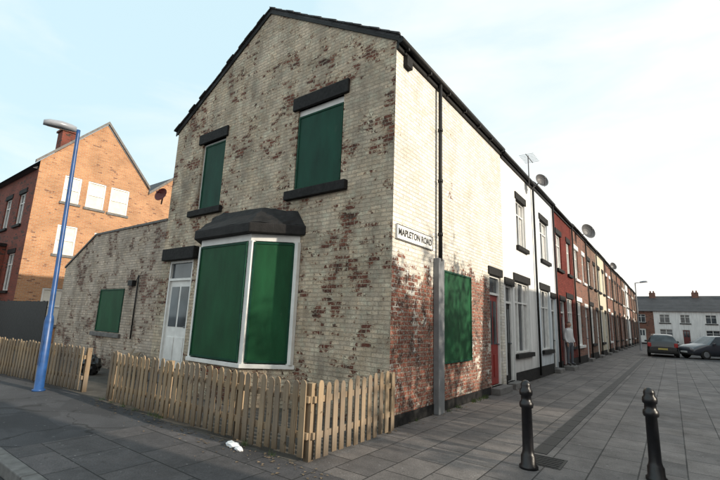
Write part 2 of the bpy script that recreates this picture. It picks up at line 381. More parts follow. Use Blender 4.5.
g=P(TE); g.tube((-.03,.10,EZ-.06),(SI,.10,EZ-.06),.062,seg=12); g.box(0,SI,.002,.05,EZ-.2,EZ-.02)
for i in range(7): g.box(.2+i*.9,.24+i*.9,.05,.14,EZ-.16,EZ-.11)
g.done('gutter',M['black'],H)
P(TE).box(.25,.45,.002,.09,EZ-.42,EZ-.2).done('corbel',M['lintel'],H,.01)
def screen(par,fr,u0,u1,z0,z1,d,mk='green'):
    P(fr).box(u0+.04,u1-.04,d-.02,d,z0+.04,z1-.04).done('security_screen',M[mk],par)
    f=P(fr); t=.04
    f.box(u0,u0+t,d-.02,d+.014,z0,z1).box(u1-t,u1,d-.02,d+.014,z0,z1).box(u0+t,u1-t,d-.02,d+.014,z0,z0+t).box(u0+t,u1-t,d-.02,d+.014,z1-t,z1)
    n=max(3,int((z1-z0)/.4))
    for i in range(n+1):
        z=z0+.06+(z1-z0-.12)*i/n
        for u in(u0+.02,u1-.02): f.tube((u,d+.014,z),(u,d+.022,z),.012,seg=8)
    f.done('screen_frame',M['greenf'],par,.002)
screen(H,GA,-2.40,-1.20,4.18,5.80,-.02,'green2')
P(GA).box(-2.42,-1.18,-.12,-.045,4.16,5.95).done('window_frame',M['white'],H)
P(GA).box(-2.55,-1.05,-.1,.06,5.95,6.24).done('lintel',M['lintel'],H,.012)
P(GA).box(-2.60,-1.00,-.1,.10,3.97,4.158).done('window_sill',M['lintel'],H,.012)
screen(H,GA,-5.82,-4.95,4.22,5.93,-.04,'green2')
P(GA).box(-5.92,-4.93,-.12,-.065,4.2,6.0).done('window_frame',M['white'],H)
P(GA).box(-6.06,-4.85,-.1,.05,6.0,6.27).done('lintel',M['lintel'],H,.012)
P(GA).box(-6.16,-4.80,-.1,.09,4.04,4.198).done('window_sill',M['lintel'],H,.012)
door(GA,H,-6.82,-5.75,.3,2.95,M['white'],lintel=False,d=-.06)
P(GA).box(-7.0,-5.55,.002,.16,2.95,3.26).done('door_canopy',M['lintel'],H,.02)
# bay window
fl,fr_,sl_,sr=-4.5,-2.84,-5.2,-2.12; D=.62
def baypoly(o,z,d0=0.0): return [(sl_-o,d0,z),(fl-o*.6,D+o,z),(fr_+o*.6,D+o,z),(sr+o,d0,z)]
P(GA).prism(baypoly(0,0,.003),(0,0,.68)).done('bay_plinth',M['gable'],H)
P(GA).prism(baypoly(.06,.682,.003),(0,0,.075)).done('bay_sill',M['white'],H,.006)
P(GA).prism(baypoly(-.07,.758,.003),(0,0,2.38)).done('bay_core',M['glass'],H)
P(GA).prism(baypoly(.0,3.06,.003),(0,0,.14)).done('bay_head',M['white'],H,.006)
P(GA).prism(baypoly(.14,3.202,.003),(0,0,.20)).done('bay_cornice',M['lead'],H,.02)
r=P(GA); a=baypoly(.10,3.404,.003); t=[(sl_+.05,.003,3.92),(fl+.1,.22,3.9),(fr_-.15,.22,3.84),(sr-.12,.003,3.72)]
A=[r.bm.verts.new(r.fr(*q)) for q in a];B=[r.bm.verts.new(r.fr(*q)) for q in t]
r.bm.faces.new(A[::-1]);r.bm.faces.new(B)
for i in range(4): r.bm.faces.new([A[i],A[(i+1)%4],B[(i+1)%4],B[i]])
bmesh.ops.subdivide_edges(r.bm,edges=r.bm.edges,cuts=5,use_grid_fill=True)
for vv in r.bm.verts:
    if vv.co.y<-.05: vv.co+=Vector((random.uniform(-.016,.016),random.uniform(-.016,.016),random.uniform(-.022,.022)))
r.done('bay_roof',M['lead'],H)
p=P(GA)
for q in((fl,D),(fr_,D)): p.box(q[0]-.055,q[0]+.055,q[1]-.12,q[1]+.012,.758,3.06)
p.box(sr-.09,sr+.03,.003,.09,.758,3.06); p.box(sl_-.03,sl_+.09,.003,.09,.758,3.06)
p.done('bay_post',M['white'],H,.006)
screen(H,GA,fl+.06,fr_-.06,.78,3.04,D+.03)
L=Vector((sr-fr_,D,0)).length
CR=Fr((fr_,-D,0),(sr-fr_,D,0),(D,-(sr-fr_),0))
screen(H,CR,.07,L-.10,.78,3.04,.02)
CL=Fr((fl,-D,0),(sl_-fl,D,0),(-D,-(fl-sl_),0))
screen(H,CL,.07,L-.10,.78,3.04,.02)
screen(H,TE,1.84,3.26,.86,2.66,.05)
door(TE,H,4.62,5.5,.15,2.9,M['red'])
P(TE).box(1.9,3.2,-.12,-.02,.9,2.62).done('window_frame',M['white'],H)
pp=P(TE); pp.tube((1.62,.09,2.8),(1.62,.09,EZ-.12),.04,seg=12)
for z in(3.3,4.4,5.5): pp.tube((1.62,.09,z),(1.62,.09,z+.06),.052,seg=12)
pp.done('drainpipe',M['black'],H)
P(TE).box(1.50,1.74,.003,.12,0.003,2.85).done('pipe_cover',M['grey'],H,.01)
P(TE).box(-.0,4.5,.003,.02,0.004,.18).done('plinth',M['lintel'],H)
ch=P(); ch.box(AX-.45,AX+.45,SI-.55,SI+.0,AZ-.3,AZ+1.1)
for i in(-.2,.2): ch.tube((AX+i,SI-.27,AZ+1.1),(AX+i,SI-.27,AZ+1.4),.1,.08,12)
ch.done('chimney',M['brick_b'],H)
# side extension
E=empty('brick_extension')
w=P(GA); ops=[(-10.75,-9.1,1.0,2.3)]
w.wall(-11.7,XL,0,4.1,ops); w.face([(-11.7,0,0),(-11.7,0,4.1),(-13.9,0,3.1),(-13.9,0,0)]); w.done('front_wall',M['ext'],E)
P().prism([(XL-.01,.01,4.1),(-11.7,.01,4.1),(-13.9,.01,3.1),(-13.9,.01,0),(XL-.01,.01,0)],(0,4,0)).done('wall_mass',M['ext'],E)
P(GA).prism([(XL-.004,-.3,4.1),(-11.72,-.3,4.1),(-13.95,-.3,3.1),(-13.95,-.3,3.16),(-11.72,-.3,4.16),(XL-.004,-.3,4.16)],(0,.33,0)).done('coping',M['kerb'],E)
screen(E,GA,-10.7,-9.15,1.02,2.28,.0)
P(GA).box(-10.9,-9.0,.002,.07,.88,.998).done('window_sill',M['kerb'],E,.01)
c=P(GA); c.tube((-8.35,.03,2.65),(-8.35,.03,.9),.018,seg=8); c.box(-8.75,-8.5,.002,.12,2.35,2.5); c.tube((-8.5,.02,2.45),(-8.35,.03,2.65),.01,seg=6)
c.done('wall_cable',M['black'],E)
# street name sign
S=empty('street_name_sign')
P(TE).box(.08,1.42,.004,.03,2.98,3.24).done('sign_plate',M['white'],S,.004)
f=P(TE)
f.box(.08,1.42,.0301,.034,3.228,3.24).box(.08,1.42,.0301,.034,2.98,2.992).box(.08,.092,.0301,.034,2.992,3.228).box(1.408,1.42,.0301,.034,2.992,3.228)
f.done('sign_border',M['text'],S)
def text(s,size,mat,par,loc,rot,ext=.002,sx=1):
    cu=bpy.data.curves.new('txt','FONT'); cu.body=s; cu.size=size; cu.align_x='CENTER'; cu.align_y='CENTER'; cu.extrude=ext; cu.offset=.003
    o=bpy.data.objects.new('lettering',cu); col.objects.link(o); o.location=loc; o.rotation_euler=rot; o.scale=(sx,1,1)
    cu.materials.append(mat); o.parent=par; return o
text('MAPLETON ROAD',.165,M['text'],S,(.033,.75,3.11),(math.pi/2,0,math.pi/2),sx=.90)

# ------------------------------------------------------------ terrace houses
def dish(par,x,y,z,r=.3,mat='dishm',n=(.75,-.62,.25)):
    dd=P(); seg=20; n=Vector(n).normalized(); t=n.orthogonal().normalized(); b=n.cross(t); c=Vector((x,y,z))
    rings=[]
    for i in range(1,5):
        q=r*i/4; rings.append([dd.bm.verts.new(c+n*(q*q*.5/r)+(t*math.cos(2*math.pi*j/seg)+b*math.sin(2*math.pi*j/seg))*q) for j in range(seg)])
    dd.bm.faces.new(rings[0])
    for A,B in zip(rings,rings[1:]):
        for j in range(seg): dd.bm.faces.new([A[j],A[(j+1)%seg],B[(j+1)%seg],B[j]])
    dd.tube(tuple(c-b*r*.9),tuple(c+n*r*1.1),.012,seg=6); dd.tube(tuple(c+n*r*1.0),tuple(c+n*r*1.25),.03,seg=8)
    dd.tube(tuple(c),(x-.28,y+.12,z-.15),.02,seg=8)
    return dd.done('satellite_dish',M[mat],par,recalc=False)
def thouse(y0,y1,wm,win,dr,upw,doorm,lm=None,ez=EZ,step=.22):
    h=empty('terraced_house')
    ops=[(*win,.85,2.95)]+([(*dr,.15,2.75)] if dr else [])+[(*u,4.05,5.55) for u in upw]
    P(TE).wall(y0,y1,0,ez,ops).done('front_wall',wm,h)
    P().box(XL,XL+.2,y0+.002,y1,0,EZ-.01).done('rear_wall',M['brick_b'],h)
    window(TE,h,win[0],win[1],.85,2.95,mull=(.33,.67),lm=lm)
    for u in upw: window(TE,h,u[0],u[1],4.05,5.55,mull=(.5,),lm=lm)
    if dr: door(TE,h,dr[0],dr[1],.15,2.75,doorm,lm=lm,step=step)
    roof(h,y0+.002,y1,XL,AX,0,ez,AZ+ez-EZ)
    g=P(TE); g.tube((y0+.003,.10,ez-.06),(y1,.10,ez-.06),.062,seg=10); g.box(y0+.003,y1,.002,.05,ez-.2,ez-.02)
    g.done('gutter',M['black'],h)
    pp=P(TE); pp.tube((y1-.12,.07,.1),(y1-.12,.07,ez-.1),.035,seg=8); pp.done('drainpipe',M['black'],h)
    ch=P(); ch.box(AX-.45,AX+.45,y1-.6,y1-.05,AZ-.3,AZ+1.1)
    for i in(-.2,.2): ch.tube((AX+i,y1-.32,AZ+1.1),(AX+i,y1-.32,AZ+1.4),.1,.08,12)
    ch.done('chimney',M['brick_b'],h)
    pl=P(TE)
    if dr: 
        pl.box(y0+.003,dr[0]-.06,.003,.02,.003,.35) if dr[0]-.06>y0+.01 else None
        pl.box(dr[1]+.06,y1,.003,.02,.003,.35)
    pl.done('plinth',M['lintel'],h)
    return h
hB=thouse(5.75,9.2,M['ren_white'],(6.72,8.3),(5.88,6.56),[(7.15,8.15)],M['black'],ez=6.62)
hC=thouse(9.2,12.3,M['ren_blue'],(9.75,11.1),(11.35,12.05),[(10.1,11.3)],M['black'],ez=6.68)
dish(hB,.42,8.6,6.45,.24)
a=P(); a.tube((.15,8.3,6.2),(.15,8.3,7.35),.018,seg=8); a.tube((.15,8.0,7.3),(.15,8.9,7.3),.012,seg=6)
for i in range(7): a.tube((-.08,8.05+i*.13,7.3),(.38,8.05+i*.13,7.3),.006,seg=5)
a.done('tv_aerial',M['dishm'],hB)
mats=[M['maroon'],M['brick_a'],M['brick_b'],M['ren_cream'],M['brick_a'],M['brick_b'],M['brick_a'],M['brick_b'],M['ren_white'],M['brick_a'],M['brick_b'],M['brick_b']]
doors=[M['brown'],M['brown'],M['white'],M['black'],M['white'],M['red']]
y=12.3; i=0
while y<61.5:
    y1=y+4.1
    h=thouse(y,y1,mats[i%len(mats)],(y+.35,y+1.75) if i else (14.4,15.8),(y+2.75,y+3.6) if i else (13.0,13.95),[(y+.5,y+1.5),(y+2.7,y+3.5)],doors[i%6],lm=M['white'] if i%3==1 else None,ez=6.66+random.uniform(-.05,.05),step=.22 if i else .40)
    if i in(1,): dish(h,.45,y+1.5,6.5,.40)
    if i==4: dish(h,.4,y+1.5,6.3,.28)
    y=y1; i+=1
YE=y
P().box(XL,-.01,YE,YE+.02,0,EZ).done('end_wall',M['brick_b'],h)

# ------------------------------------------------------------ row closing the street
FY=70
FR=Fr((0,FY,0),(1,0,0),(0,-1,0))
for j in range(9):
    x0=-14+j*5.2; h=empty('terraced_house')
    wm=[M['ren_white'],M['ren_white'],M['ren_cream'],M['ren_white'],M['brick_a']][(j+2)%5]
    ops=[(x0+.6,x0+2.1,.7,2.1),(x0+3.2,x0+4.1,.1,2.1),(x0+.7,x0+1.9,3.0,4.2),(x0+3.1,x0+4.2,3.0,4.2)]
    P(FR).wall(x0,x0+5.2,0,4.7,ops).done('front_wall',wm,h)
    window(FR,h,*ops[0],lintel=False,curt=False,mull=(.5,)); window(FR,h,*ops[2],lintel=False,curt=False); window(FR,h,*ops[3],lintel=False,curt=False)
    door(FR,h,*ops[1],[M['brown'],M['black'],M['white']][j%3],lintel=False,trans=False)
    r=P(); r.prism([(x0,FY-.25,4.65),(x0,FY+3.6,7.1),(x0,FY+7.5,4.65)],(5.198,0,0)); r.done('roof',M['slate'],h)
    P().box(x0,x0+5.2,FY+.2,FY+7.3,0,4.64).done('house_mass',M['brick_b'],h)
    c=P(); c.box(x0-.4,x0+.4,FY+3.1,FY+4,6.6,7.6)
    for q in(-.2,.2): c.tube((x0+q,FY+3.5,7.6),(x0+q,FY+3.5,7.9),.11,.09,10)
    c.done('chimney',M['brick_a'],h)

# ------------------------------------------------------------ opposite terrace (right of the frame; gives the street its shade)
OF=11.6
for (a,b) in((-34,-1.15),(6.2,64)):
    n=int(round((b-a)/4.6)); wd=(b-a)/n
    h=empty('opposite_terrace')
    FO=Fr((OF,0,0),(0,1,0),(-1,0,0))
    ops=[]
    for q in range(n):
        s=a+q*wd; ops+= [(s+.6,s+2.1,.85,2.9),(s+2.9,s+3.75,.15,2.75),(s+.8,s+1.9,4.05,5.5),(s+2.8,s+3.8,4.05,5.5)]
    P(FO).wall(a,b,0,6.2,ops).done('front_wall',M['brick_a'],h)
    gl=P(FO); fm=P(FO)
    for o in ops:
        gl.box(o[0],o[1],-.13,-.11,o[2],o[3]); fm.box(o[0],o[0]+.06,-.108,-.06,o[2],o[3]).box(o[1]-.06,o[1],-.108,-.06,o[2],o[3]).box(o[0]+.06,o[1]-.06,-.108,-.06,o[3]-.06,o[3])
    gl.done('windows',M['glass'],h); fm.done('window_frames',M['white'],h)
    P().box(OF+.15,OF+7.2,a+.01,b-.01,0,6.2).done('house_mass',M['brick_a'],h)
    P().prism([(OF-.15,a-.1,6.15),(OF+3.6,a-.1,8.25),(OF+7.35,a-.1,6.15)],(0,b-a+.2,0)).done('roof',M['slate'],h)
ob=empty('shade_outbuilding')  # unseen block added behind the gap to keep the paving in shade
P().box(16.2,18.6,-.6,6.15,0,4.9).done('walls',M['brick_a'],ob)
P().box(16.1,18.7,-.62,6.17,4.903,5.05).done('flat_roof',M['lead'],ob)

# ------------------------------------------------------------ unseen tree added in the gap to dapple the sunlight
def dapple_tree(loc,R,zc,n):
    T=empty('dapple_tree'); 
    t=P(); t.tube((loc[0],loc[1],0),(loc[0]+.1,loc[1],zc*.6),.16,.1); 
    for k in range(11):
        a=k*2.4; t.tube((loc[0]+.1,loc[1],zc*(.4+.02*k)),(loc[0]+math.cos(a)*R*.75,loc[1]+math.sin(a)*R*.75,zc+random.uniform(-.5,1.2)),.06,.015,8)
    t.done('trunk',plain('bark',(.12,.09,.07),.9,.3,10,bumpk=.6),T)
    l=P()
    cl=[Vector((random.gauss(0,.5),random.gauss(0,.5),random.gauss(0,.4)))*R for _ in range(46)]
    for k in range(n):
        c=random.choice(cl)+Vector((random.gauss(0,.12),random.gauss(0,.12),random.gauss(0,.12)))*R
        p=Vector(loc)+Vector((0,0,zc))+c
        if p.z<2.2: continue
        u=Vector((random.gauss(0,1),random.gauss(0,1),random.gauss(0,1))).normalized(); v=u.orthogonal().normalized(); s=random.uniform(.06,.12)
        l.bm.faces.new([l.bm.verts.new(p+u*s),l.bm.verts.new(p+v*s*.6),l.bm.verts.new(p-u*s),l.bm.verts.new(p-v*s*.6)])
    l.done('foliage',plain('leaves',(.06,.10,.03),.6,.4,3),T,recalc=False)
dapple_tree((13.4,3.1,0),2.2,5.4,4200)

# ------------------------------------------------------------ fences
def fence(runs,posts):
    f=P()
    for (x0,y0,x1,y1) in runs:
        d=Vector((x1-x0,y1-y0,0)); L=d.length; d.normalize(); nrm=Vector((d.y,-d.x,0))
        n=int(L/.142); 
        fr=Fr((x0,y0,0),d,nrm); f.fr=fr
        for i in range(n):
            u=(i+.5)*L/n+random.uniform(-.006,.006); h=.89+random.uniform(-.03,.02); w=.043; tl=random.uniform(-.014,.014); z0=.03+random.uniform(0,.03); q=random.uniform(0,.006)
            f.prism([(u-w,.02+q,z0),(u+w,.02+q,z0),(u+w+tl,.02+q,h-.045),(u+w*.62+tl,.02+q,h-.012),(u+tl,.02+q,h),(u-w*.62+tl,.02+q,h-.012),(u-w+tl,.02+q,h-.045)],(0,.018,0))
        for z in(.24,.64): f.box(0,L,-.022,.0185,z,z+.075)
    f.fr=W
    for x,y in posts: f.box(x-.042,x+.042,y-.042,y+.042,-.01,.86)
    return f.done('picket_fence',M['wood'],None,.003)
fence([(-4.85,-1.96,.12,-1.92),(.15,-1.88,.15,-.12)],[(-4.85,-1.90),(-3.0,-1.87),(-1.2,-1.86),(.09,-1.86),(.09,-.16)])
fence([(-15,-3.0,-6.05,-1.96)],[(-6.1,-1.88),(-8.1,-2.1),(-10.2,-2.36),(-12.3,-2.6),(-14.5,-2.85)])

# ------------------------------------------------------------ bollards
for (x,y) in((2.12,-.3),(3.32,.28)):
    P().lathe((x,y,0),[(.105,0),(.105,.03),(.085,.05),(.082,.14),(.07,.16),(.062,.20),(.058,.66),(.075,.67),(.08,.70),(.075,.73),(.06,.745),(.058,.80),(.072,.81),(.076,.84),(.072,.87),(.055,.89),(.058,.92),(.05,.95),(.03,.972),(.008,.98)],28).done('bollard',M['iron'])

# ------------------------------------------------------------ lamps
def lamp(x,y,h,arm,mat,sc=1,lean=(0,0)):
    L_=empty('street_lamp')
    p=P(); p.lathe((x,y,0),[(.12*sc,0),(.12*sc,.03),(.088*sc,.04),(.088*sc,1.35),(.075*sc,1.45),(.052*sc,1.5),(.04*sc,h-.1),(.04*sc,h)],20,lean); p.done('post',mat,L_)
    x2,y2=x+lean[0]*h,y+lean[1]*h
    p=P(); a=Vector(arm); e=Vector((x2,y2,h))+a
    p.tube((x2,y2,h-.03),tuple(e),.035,.03,12); p.done('arm',mat,L_)
    q=P(); an=a.normalized(); sd=Vector((an.y,-an.x,0)).normalized(); st=[(-.14,.05,.02),(-.05,.10,.05),(.15,.14,.07),(.36,.12,.05),(.46,.05,.01)]
    rings=[]
    for t,w,hh in st:
        c=e+an*t; rings.append([q.bm.verts.new(c+sd*w*math.cos(k)+Vector((0,0,1))*((hh+.04)*math.sin(k) if math.sin(k)>0 else .07*math.sin(k))) for k in[2*math.pi*i/14 for i in range(14)]])
    for A,B in zip(rings,rings[1:]):
        for i in range(14): q.bm.faces.new([A[i],A[(i+1)%14],B[(i+1)%14],B[i]]).smooth=True
    q.bm.faces.new(rings[0]); q.bm.faces.new(rings[-1]); q.done('lamp_head',M['lamphead'],L_)
    P().box(x-.05*sc,x+.05*sc,y-.095*sc,y-.088*sc,.5,1.1).done('access_door',mat,L_)
lamp(-6.72,-2.45,5.62,(-.03,-.18,-.01),M['blue'],.95,(-.025,-.012))
lamp(1.24,40,6.0,(.5,0,.05),M['grey'])

# ------------------------------------------------------------ left background building
LB=empty('brick_building')
X0=-20
LF=Fr((X0,0,0),(0,1,0),(1,0,0))
lo=[(1.3,2.05,6.85,8.2),(2.35,3.2,6.82,8.2),(3.45,4.4,6.8,8.2),(1.35,2.2,4.25,5.7),(3.0,4.0,4.2,5.6),(1.2,2.2,.9,2.6)]
w=P(LF); w.wall(.2,5.4,0,8.6,lo); w.face([(.2,0,8.6),(5.4,0,8.6),(2.8,0,11.5)]); w.done('gable_wall',M['brick_c'],LB)
w=P(LF); w.face([(5.4,0,0),(9.4,0,0),(9.4,0,8.3),(7.4,0,10.2),(5.4,0,8.3)]); w.done('gable_wall_second',M['brick_c'],LB)
bw=P(LF); bf=P(LF)
for o in lo:
    bw.box(o[0],o[1],-.11,-.07,o[2],o[3])
    m_=(o[0]+o[1])/2; zz=(o[2]+o[3])/2
    bf.box(o[0],o[0]+.07,-.069,-.03,o[2],o[3]).box(o[1]-.07,o[1],-.069,-.03,o[2],o[3]).box(o[0]+.07,o[1]-.07,-.069,-.03,zz-.03,zz+.03).box(o[0]+.07,o[1]-.07,-.069,-.03,o[3]-.07,o[3])
bw.done('boarded_windows',M['boardwin'],LB); bf.done('window_frames',M['white'],LB)
sl=P(LF)
for o in lo: sl.box(o[0]-.08,o[1]+.08,.002,.06,o[2]-.12,o[2]-.002)
sl.done('window_sills',M['kerb'],LB)
v=P(LF)
for a,c in(((.0,8.4),(2.8,11.52)),((5.4,8.6),(2.8,11.52)),((5.4,8.3),(7.4,10.22)),((9.5,8.2),(7.4,10.22))):
    v.prism([(a[0],.003,a[1]),(c[0],.003,c[1]),(c[0],.003,c[1]+.16),(a[0],.003,a[1]+.16)],(0,.14,0))
v.done('verge_board',M['kerb'],LB)
P(LF).prism([(.2,-.13,8.6),(2.8,-.13,11.5),(5.4,-.13,8.6)],(0,-8,0)).done('roof',M['slate'],LB)
P(LF).prism([(5.41,-.13,8.2),(7.4,-.13,10.15),(9.4,-.13,8.2)],(0,-8,0)).done('roof_second',M['slate'],LB)
LG=Fr((0,.2,0),(1,0,0),(0,-1,0))
wo=[(-22.2,-21.2,5.6,7.2),(-24.4,-23.4,5.6,7.2),(-22.2,-21.2,2.4,4.2),(-24.4,-23.4,2.4,4.2),(-26.8,-25.8,5.6,7.2)]
P(LG).wall(-40,X0,0,8.2,wo).done('side_wall',M['brick_d'],LB)
for o in wo: window(LG,LB,*o,curt=False)
P().prism([(-40,0.0,8.2),(-40,3.4,10.6),(-40,3.4,8.2)],(20-.2,0,0)).done('front_roof',M['slate'],LB)
P().box(-40,X0-.2,.4,9,0,8.15).done('building_mass',M['brick_d'],LB)
c=P(); c.box(-22.3,-21.6,1.3,1.95,9.2,11.0); c.box(-22.37,-21.53,1.23,2.02,11.0,11.1)
for q in(-.17,.17): c.tube((-21.95+q,1.62,11.1),(-21.95+q,1.62,11.4),.1,.08,10)
c.done('chimney',M['brick_d'],LB)
P().box(-26,-22.8,-1.2,.19,0,4.6).done('porch_block',M['brick_d'],LB)
P().box(-26.1,-22.7,-1.3,.19,4.605,4.75).done('porch_roof',M['lead'],LB)
f=P(); x=-20
while x<-14.3: f.box(x,x+.14,-.3,-.27,0,1.9+random.uniform(-.02,.02)); x+=.15
f.done('timber_fence',M['black'])
dish(H,XL+.06,-.25,4.72,.19,'brown',(.3,-.9,.25))

# ------------------------------------------------------------ cars
def car(x,y,rot,paint):
    C=empty('parked_car'); mt=Matrix.Translation((x,y,0))@Matrix.Rotation(rot,4,'Z')
    pm=plain('car_paint',paint,.25,.03,3); pm.node_tree.nodes['Principled BSDF'].inputs['Coat Weight'].default_value=.6
    red=M.setdefault('tail',plain('tail_light',(.35,.01,.01),.2,.05,5)); tyre=M.setdefault('tyre',plain('tyre',(.02,.02,.02),.8,.1,9))
    st=[(-2.02,.38,.62,.64,.74,.70),(-1.96,.28,.88,.90,.82,.74),(-1.88,.24,.96,1.0,.84,.66),(-1.62,.22,.96,1.36,.85,.60),(-1.25,.2,.95,1.45,.86,.58),(-.2,.2,.93,1.48,.86,.60),(.35,.2,.92,1.42,.86,.60),(1.05,.2,.91,.95,.85,.66),(1.6,.22,.82,.86,.83,.62),(1.98,.27,.66,.70,.78,.60),(2.06,.34,.52,.54,.70,.56)]
    bm=bmesh.new(); rings=[]
    for (yy,zl,zb,zt,wb,wt) in st:
        zm=(zl+zb)/2; half=[(wb*.92,zl),(wb*1.0,zm),(wb*.985,zb),(wt,zt),(wt*.5,zt+.035)]
        pts=half+[(-a,b) for a,b in half[::-1]]
        rings.append([bm.verts.new(mt@Vector((a,yy,b))) for a,b in pts])
    for i,(A,B) in enumerate(zip(rings,rings[1:])):
        for j in range(10):
            fc=bm.faces.new([A[j],A[(j+1)%10],B[(j+1)%10],B[j]]); fc.smooth=True
            side=j in(2,6); top=j in(3,4,5)
            if side and 2<=i<=6: fc.material_index=1; fc.smooth=False
            if top and i in(2,6): fc.material_index=1; fc.smooth=False
    bm.faces.new(rings[0]);bm.faces.new(rings[-1]); bmesh.ops.recalc_face_normals(bm,faces=bm.faces)
    me=bpy.data.meshes.new('body'); bm.to_mesh(me); bm.free(); me.materials.append(pm); me.materials.append(M['glass'])
    o=bpy.data.objects.new('body',me); col.objects.link(o); o.parent=C
    def part():
        return P(Fr(mt@Vector((0,0,0)),(mt.to_3x3()@Vector((1,0,0))),(mt.to_3x3()@Vector((0,1,0)))))
    w=part()
    for sx in(-1,1):
        for yy in(-1.3,1.3): w.tube((sx*.68,yy,.3),(sx*.87,yy,.3),.3,seg=20)
    w.done('wheels',tyre,C,.02)
    w=part()
    for sx in(-1,1):
        for yy in(-1.3,1.3): w.tube((sx*.865,yy,.3),(sx*.885,yy,.3),.19,.17,seg=16)
    w.done('wheel_trims',M['grey'],C)
    w=part(); w.box(-.82,-.62,-2.03,-1.85,.66,.92).box(.62,.82,-2.03,-1.85,.66,.92); w.done('tail_lights',red,C,.02)
    w=part(); w.box(-.74,-.48,1.9,2.05,.55,.68).box(.48,.74,1.9,2.05,.55,.68); w.done('headlights',M['lamphead'],C,.02)
    w=part(); w.box(-.26,.26,-2.05,-2.0,.48,.59); w.done('number_plate',plain('plate_yellow',(.5,.42,.12),.4,.02),C)
    w=part(); w.box(-.26,.26,2.05,2.085,.38,.49); w.done('number_plate_front',M['white'],C)
    w=part(); w.box(-.8,.8,-2.06,-1.98,.28,.44).box(-.72,.72,2.0,2.08,.26,.36); w.done('bumpers',tyre,C,.02)
    w=part(); w.box(-1.0,-.84,.7,.82,.92,1.05).box(.84,1.0,.7,.82,.92,1.05); w.done('mirrors',pm,C,.02)
car(2.95,31.0,math.radians(2),(.012,.012,.015))
car(5.75,31.0,math.radians(128),(.05,.055,.07))

# ------------------------------------------------------------ litter etc.
def crumple(name,x,y,z,sx,sy,sz,mat,n=3):
    bm=bmesh.new(); bmesh.ops.create_icosphere(bm,subdivisions=n,radius=1)
    for v in bm.verts:
        k=1+random.uniform(-.22,.22); v.co=Vector((x+v.co.x*sx*k,y+v.co.y*sy*k,max(.006,z+v.co.z*sz*k)))
    me=bpy.data.meshes.new(name); bm.to_mesh(me); bm.free(); me.materials.append(mat); o=bpy.data.objects.new(name,me); col.objects.link(o); return o
crumple('litter',-.95,-2.12,.03,.10,.06,.035,M['litter'],2)
crumple('litter',-.78,-2.16,.02,.07,.04,.03,M['litter'],2)
crumple('rubbish_bag',-8.6,-.8,.22,.28,.22,.25,M['bag'])
f=P(); f.prism([(-7.9,-.6,0.01),(-7.3,-.6,0.01),(-7.35,-.2,.62),(-7.9,-.2,.55)],(0,.03,.01)); f.prism([(-7.2,-.9,0.01),(-7.1,-.9,0.01),(-7.5,-.3,.7),(-7.58,-.3,.7)],(.02,.03,0)); f.done('timber_scrap',M['wood'])
f=P()
for k in range(460):
    if k%2: x,y=random.uniform(-5,.6),-2.0-abs(random.gauss(0,.18))
    else: x,y=.02+abs(random.gauss(0,.14)),random.uniform(-.1,12)
    a=random.uniform(0,6.28); s=random.uniform(.008,.03); z=.008+random.uniform(0,.006)
    f.face([(x+s*math.cos(a),y+s*math.sin(a),z),(x+s*.6*math.cos(a+1.6),y+s*.6*math.sin(a+1.6),z+.006),(x-s*math.cos(a),y-s*math.sin(a),z),(x-s*.6*math.cos(a+1.6),y-s*.6*math.sin(a+1.6),z+.004)])
f.done('fallen_leaves',plain('dry_leaves',(.15,.11,.07),.9,.6,9),recalc=False)
f=P()
for k in range(34):
    if k%3==0: cx,cy=random.uniform(.02,.10),random.uniform(.3,5)
    elif k%3==1: cx,cy=random.uniform(-5,.1),-1.99+random.uniform(-.04,.03)
    else: cx,cy=random.uniform(-5,-.3),random.uniform(-1.7,-.3)
    for q in range(random.randint(8,20)):
        a=random.uniform(0,6.28); h=random.uniform(.03,.11); l=random.uniform(.01,.05); x=cx+random.gauss(0,.03); y=cy+random.gauss(0,.02)
        if x>0 and y>0: x=max(x,.025)
        f.face([(x-.004,y,.003),(x+.004,y+.002,.003),(x+l*math.cos(a),y+l*math.sin(a),h)])
f.done('weeds',plain('weed_green',(.06,.09,.025),.8,.4,9),recalc=False)

